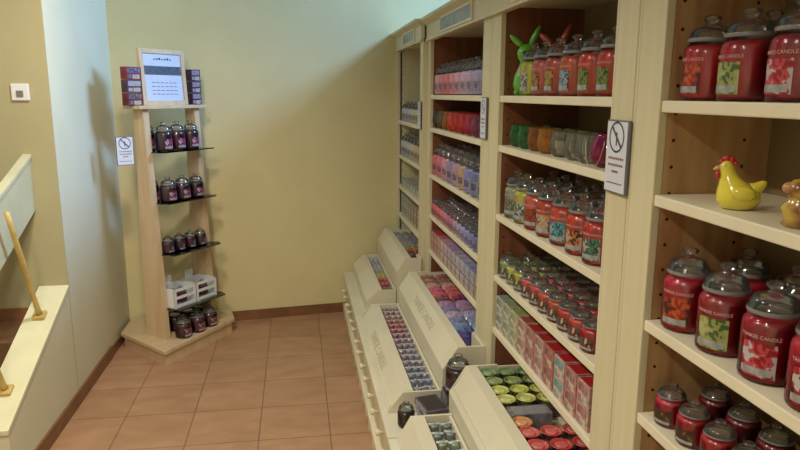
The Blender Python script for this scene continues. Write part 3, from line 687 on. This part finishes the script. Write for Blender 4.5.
# round tart cups in the near upper bin
def tart(loc, rgb, label, R=.033, H=.022):
    k = ('tart', rgb, R, H)
    def mk():
        m = MB().lathe([(R*.75, 0), (R*.98, H*.85), (R*1.06, H*.9), (R*1.06, H), (R*.95, H*1.02), (R*.86, H*.82), (.002, H*.80)], 28, 0, flute=14, famp=.02)
        m.lathe([(R*.60, H*.80), (R*.60, H*.90), (R*.5, H*.92), (.002, H*.92)], 20, 1)
        return m.mesh('tart_cup', [film('tart_%d_%d_%d' % rgb, rgb), film('tartl_%d_%d_%d' % rgb, tuple(min(255, int(v*.8+60)) for v in rgb))])
    o = link('wax_tart_cup', cached(k, mk), None, loc, random.uniform(0, 3)); tag(o, label, 'candle', 'round tart cups in the near upper bin'); return o
rows = [(2.435, (120, 150, 90), 'green'), (2.355, (140, 160, 90), 'olive green'), (2.275, (210, 214, 100), 'yellow'), (2.195, (216, 218, 120), 'pale yellow'), (2.025, (222, 150, 90), 'orange'), (1.945, (222, 92, 88), 'pink red'), (1.865, (216, 78, 74), 'light red'), (1.785, (212, 96, 62), 'coral'), (1.700, (206, 68, 58), 'brick red')]
for y, c, n in rows:
    for i, x in enumerate((.742, .820, .898)):
        if n == 'orange' and i: continue
        tart((x, y+random.uniform(-.005, .005), .570), c, '%s round tart cup, %s from the fascia, near upper bin' % (n, ORD[i]), .035, .026)
        cbox((x, y, .526), .070, .072, .044, (96, 84, 76), (96, 84, 76), (70, 60, 54), 'cardboard riser under the %s tart cup %s from the fascia' % (n, ORD[i]), name='riser_box')
cbox((.80, 2.108, .526), .15, .07, .066, (146, 142, 144), (150, 146, 150), (120, 116, 118), 'grey divider box between yellow and orange tart cups', name='divider_box')

# things in the gap between the bins
large_jar((.655, 2.585, .450), (60, 24, 40), 'large dark jar with clear lid standing between the upper bins', .6, ((60, 40, 60), (90, 70, 90), (40, 30, 44)), .053, .17, letter=False)
cbox((.655, 2.585, .331), .11, .12, .118, (70, 58, 62), (60, 50, 54), (100, 90, 96), 'dark box under the large dark jar between bins', name='gift_box')
for i, (z, c) in enumerate(((.331, (60, 54, 58)), (.362, (104, 96, 112)), (.393, (58, 48, 50)))):
    cbox((.525+.006*i, 2.55, z), .10, .15, .03, (104, 96, 108), c, (150, 140, 150), 'dark flat gift box, %s of the stack between bins' % ['bottom', 'middle', 'top'][i], rz=.2*i-.2, name='gift_box')
near_small_jar((.425, 2.545, .331), (50, 42, 40), 'small dark jar with clear lid on the counter between bins', .036, .108, .3, None)

# ------------------------------------------------------------ signs on posts
def sign(label, c, w_, h_, tilt=0., ring=True, rz=0.):
    """a framed notice hung on a post; local: y = width, x = out of the wall (-x)"""
    t = thing('notice_sign', label, 'sign', c, rz)
    m = MB(); m.box(-.008, 0, -w_/2, w_/2, -h_/2, h_/2, b=.002); part('frame', m, GREYM, t)
    m = MB(); m.box(-.0092, -.0075, -w_/2+.004, w_/2-.004, -h_/2+.004, h_/2-.004); part('paper', m, PAPER, t)
    x = -.0098
    m = MB()
    N = 32; r0, r1 = w_*.30, w_*.345; zc = h_*.27; vs = []; fs = []
    for k in range(N):
        a = 2*PI*k/N
        for r in (r0, r1): vs.append((x, r*math.cos(a), zc+r*math.sin(a)))
    for k in range(N): q = (k+1) % N; fs.append((2*k, 2*k+1, 2*q+1, 2*q))
    m.add(vs, fs)
    d = r0*.72; e = w_*.022
    m.add([(x, d-e, d+zc+e), (x, d+e, d+zc-e), (x, -d+e, -d+zc-e), (x, -d-e, -d+zc+e)], [(0, 1, 2, 3)])
    m.box(x-.0001, x, -w_*.025, w_*.025, zc-r0*.62, zc+r0*.35); part('slashed_circle', m, INK, t, 'prohibition circle with slash')
    m = MB()
    for k, (zz, ww) in enumerate(((-.02, .72), (-.11, .70), (-.20, .30))): 
        for q in range(8):
            a = -w_*ww/2+w_*ww*q/8; m.box(x-.0001, x, a, a+w_*ww/8*.7, h_*zz-h_*.016, h_*zz+h_*.016)
    part('red_text_lines', m, REDINK, t, 'faded red text lines')
    m = MB()
    for q in range(10):
        a = -w_*.36+w_*.072*q; m.box(x-.0001, x, a, a+w_*.05, -h_*.36-h_*.008, -h_*.36+h_*.008)
    part('grey_text_line', m, INK, t)
    return t
sign('largest framed no open flame notice on post beside the nearest cabinet', (XS-.003, 1.553, 1.548), .112, .182)
sign('narrow framed notice on the post right of the pink jars', (XS-.003, 2.765, 1.60), .085, .175)
sign('small framed notice on the post nearest the back wall', (.762, 4.100, 1.57), .09, .17)

# ------------------------------------------------------------ corner display stand
M0 = Vector((-.842, 4.585, 0)); ud = Vector((.6, .8, 0)); nd_ = Vector((.8, -.6, 0))
st = thing('display_stand', 'light pine corner display stand with glass shelves by back wall', 'stand', (-.842, 4.585, 0), math.atan2(.8, .6))
# local: +x = u (to the right), -y = front
A_ = math.atan2(.8, .6); Mi = Matrix.Rotation(-A_, 4, 'Z') @ Matrix.Translation((.842, -4.585, 0))
def loc2(x, y): v = Mi @ Vector((x, y, 0)); return (v.x, v.y)
poly = [(-1.205, 4.50), (-.852, 4.11), (-.475, 4.70), (-.52, 4.92), (-1.205, 4.83)]
def shrink(p, d):
    cx = sum(a for a, b in p)/len(p); cy = sum(b for a, b in p)/len(p)
    return [(cx+(a-cx)*(1-d), cy+(b-cy)*(1-d)) for a, b in p]
m = MB(); m.prism([loc2(*p) for p in poly], 'z', .082, .104); part('platform_top', m, LPINE, st)
m = MB(); m.prism([loc2(*p) for p in shrink(poly, .05)], 'z', 0, .082); part('platform_base', m, LPINE, st)
HW = .215
for s in (-1, 1):
    m = MB(); m.prism([(-.10, .104), (.06, .104), (.035, 1.60), (-.035, 1.60)], 'x', s*HW-.012, s*HW+.012)
    part('upright', m, LPINE, st)
    m = MB(); m.prism([(-.125, .104), (-.10, .104), (-.035, 1.60), (-.060, 1.60)], 'x', s*HW-.022, s*HW+.022); part('front_post', m, LPINE, st)
m = MB(); m.box(-.285, .285, -.09, .06, 1.60, 1.622, b=.003); part('header_shelf', m, LPINE, st)
for z, dpt in ((1.335, .16), (1.01, .18), (.675, .20), (.31, .22)):
    m = MB(); m.box(-HW+.024, HW+.02, -dpt, .03, z-.008, z, b=.001) if False else m.prism([(-HW+.013, .03), (HW-.013, .03), (HW-.013, -.062), (HW+.05, -.155), (HW+.02, -dpt), (-HW+.03, -dpt), (-HW+.03, -.132), (-HW+.013, -.132)], 'z', z-.008, z)
    part('glass_shelf', m, SHELFG, st, 'dark tinted glass shelf')
def sloc(x, y, z): v = M0+ud*x+nd_*(-y); return (v.x, v.y, z)
sr = A_+PI/2
DP = [(74, 40, 66), (60, 30, 60), (84, 30, 60)]
def stjar(x, y, z, c, R_, H_, label, pic=((170, 30, 90), (120, 40, 90), (190, 180, 190))):
    return large_jar(sloc(x, y, z), c, label, A_+PI/2, pic, R_, H_, True, None, False)
for i, (x, yy) in enumerate(((-.17, -.0), (-.12, -.10), (.0, -.09), (.12, -.09))): stjar(x, yy, 1.335, DP[i % 3], .052, .185, 'dark purple jar on the stand top glass shelf, %s from the left' % ORD[i])
for i, (x, yy) in enumerate(((-.17, -.01), (-.12, -.11), (.0, -.11), (.12, -.11))): stjar(x, yy, 1.01, DP[(i+1) % 3], .052, .160, 'dark plum jar on the stand second shelf, %s from the left' % ORD[i])
for i, x in enumerate((-.15, -.055, .04, .135)): stjar(x, -.11, .675, DP[i % 3], .040, .120, 'small plum jar on the stand third shelf, %s from the left' % ORD[i], ((150, 140, 170), (90, 60, 90), (70, 40, 70)))
# white crates with small pots
for i, x in enumerate((-.095, .10)):
    t = thing('white_crate', ['left', 'right'][i]+' white slatted crate with pots on the lowest glass shelf', 'crate', sloc(x, -.10, .31), A_)
    a, b_, h_ = .093, .08, .13
    m = MB(); m.box(-a, a, -b_, -b_+.008, 0, .022); m.box(-a, a, -b_, -b_+.008, .060, .078); m.box(-a, a, -b_, -b_+.008, .112, h_)
    for q in (-a, a-.016): m.box(q, q+.016, -b_-.001, -b_+.009, 0, h_)
    part('slatted_front', m, WHITE, t)
    m = MB(); m.box(-a, -a+.008, -b_, b_, 0, h_); m.box(a-.008, a, -b_, b_, 0, h_); m.box(-a, a, b_-.008, b_, 0, h_); m.box(-a, a, -b_, b_, 0, .006); part('crate_body', m, WHITE, t)
    m = MB(); m.box(-.035, .035, b_-.001, b_+.006, h_-.01, h_+.055, b=.004); part('price_card', m, WHITE, t)
    for k, q in enumerate((-.04, .04)):
        v = M0+ud*(x+q)+nd_*.10; small_jar((v.x, v.y, .317), (84, 30, 44), 'dark red pot, %s in the %s white crate' % (['left', 'right'][k], ['left', 'right'][i]), .036, .11, rz=A_+PI/2, lab=(150, 90, 90), name='candle_pot')
# jars on platform
pj = [(-.165, -.02, .04, 'left back'), (-.05, -.02, .04, 'middle back'), (-.125, -.175, .0, 'left front'), (.0, -.175, .0, 'centre front'), (.125, -.165, .0, 'right front'), (.06, -.03, 0, 'right back'), (.165, -.03, 0, 'far right back')]
for x, y, d, w_ in pj: stjar(x, y, .104, DP[0] if 'back' in w_ else (90, 36, 60), .054, .15, 'dark plum jar on the stand platform, '+w_, ((170, 50, 80), (110, 40, 60), (180, 170, 180)))
# framed poster on the header
fr = thing('framed_poster', 'pine framed white poster with dark band on top of stand', 'poster', sloc(-.02, -.03, 1.622), A_)
FW, FH = .185, .35
tl = Matrix.Rotation(-.06, 4, 'X')
m = MB(); m.box(-FW, -FW+.03, -.012, .012, 0, FH, M=tl, b=.003); m.box(FW-.03, FW, -.012, .012, 0, FH, M=tl, b=.003); m.box(-FW+.03, FW-.03, -.012, .012, FH-.028, FH, M=tl); m.box(-FW+.03, FW-.03, -.012, .012, 0, .028, M=tl); part('poster_frame', m, LPINE, fr)
m = MB(); m.box(-FW+.03, FW-.03, -.004, .004, .028, FH-.028, M=tl); part('poster_sheet', m, mat('poster_white', (200, 208, 226), .5, noise=.03), fr)
m = MB(); m.box(-FW+.034, FW-.034, -.0052, -.004, .19, .245, M=tl); part('dark_band', m, mat('poster_band', (78, 86, 100), .5, noise=.25, nscale=50), fr, 'dark grey band')
m = MB()
for k in range(7): m.box(-.07+.022*k, -.056+.022*k, -.0052, -.004, .283, .289+.004*(k % 3), M=tl)
for r_ in range(4):
    for k in range(6): m.box(-.10+.036*k, -.075+.036*k, -.0052, -.004, .14-.024*r_, .143-.024*r_, M=tl)
part('printed_lines', m, INK, fr)
# hanging candle packs either side of the poster
RB = [((150, 40, 40), (40, 40, 90)), ((90, 50, 60), (150, 150, 160)), ((120, 30, 44), (60, 40, 60))]
for s, sd in ((-1, 'left'), (1, 'right')):
    for k in range(3):
        c = RB[k] if s < 0 else ((64, 30, 60), (130, 100, 130)); wd = .115 if s < 0 else .085
        cbox(sloc(s*(.272 if s < 0 else .240), -.02, 1.622+.078*(2-k)), .05, wd, .076, c[0], c[0], c[1], 'small dark candle pack %s of the poster, %s of three' % (sd, ['top', 'middle', 'bottom'][k]), rz=A_+PI/2, name='candle_pack')
sg = sign('small white no open flame notice on left side of pine stand', sloc(-.36, -.02, 1.35), .105, .175, rz=A_+PI/2-.35)

# ------------------------------------------------------------ lights
def area(name, loc, size, sy, energy, color, target):
    l = bpy.data.lights.new(name, 'AREA'); l.shape = 'RECTANGLE'; l.size = size; l.size_y = sy; l.energy = energy; l.color = color
    o = bpy.data.objects.new(name, l); COL.objects.link(o); o.location = loc
    o.rotation_euler = (Vector(target)-Vector(loc)).to_track_quat('-Z', 'Y').to_euler(); return o
def fixture(x, y, z, e, col, r=.15):
    t = thing('pendant_light', 'round white pendant lamp over the aisle', 'lamp', (x, y, HT), group='round pendant lamps')
    m = MB(); m.tube([(0, 0, 0), (0, 0, z-HT+.05)], .006, 8); part('cord', m, WHITE, t)
    m = MB(); m.lathe([(r*.3, z-HT+.06), (r*.9, z-HT+.03), (r, z-HT), (r*.95, z-HT)], 24, closed=False); part('lamp_shade', m, WHITE, t)
    l = bpy.data.lights.new('pendant_bulb', 'AREA'); l.shape = 'DISK'; l.size = r*1.7; l.energy = e; l.color = col
    o = bpy.data.objects.new('pendant_bulb', l); COL.objects.link(o); o.location = (x, y, z-.01); o.rotation_euler = (0, .35, 0)
WARM = (1., .91, .77)
for (x, y, e) in ((-.75, .2, 40), (-.75, 1.5, 38), (-.6, 2.9, 25)): fixture(x, y, 2.65, e, WARM)
area('window_daylight', (3.15, 4.2, 3.72), 1.9, .8, 235, (.27, .52, 1.), (-.8, 4.4, 1.4))
wd = bpy.data.worlds.new('world'); sc.world = wd; wd.use_nodes = True
bg = wd.node_tree.nodes['Background']; bg.inputs[0].default_value = (.55, .75, 1, 1); bg.inputs[1].default_value = 1.

# ------------------------------------------------------------ camera
cam = bpy.data.cameras.new('camera'); co = bpy.data.objects.new('camera', cam); COL.objects.link(co); sc.camera = co
cam.sensor_width = 36; cam.lens = 663.9/800*36; cam.clip_start = .02
p, yw, rl = math.radians(11.175), math.radians(8.837), math.radians(.2516)
fwd = Vector((math.sin(yw)*math.cos(p), math.cos(yw)*math.cos(p), -math.sin(p))); rt = Vector((math.cos(yw), -math.sin(yw), 0)); up = rt.cross(fwd)
r2 = rt*math.cos(rl)+up*math.sin(rl); u2 = up*math.cos(rl)-rt*math.sin(rl)
co.matrix_world = Matrix.Translation((0, 0, 1.7)) @ Matrix((r2, u2, -fwd)).transposed().to_4x4()
sc.view_settings.view_transform = 'Standard'; sc.view_settings.look = 'None'; sc.view_settings.gamma = 1; sc.view_settings.use_curve_mapping = False
sc.view_settings.exposure = 0.
sc.cycles.transparent_max_bounces = 20
sc.cycles.sample_clamp_indirect = 4
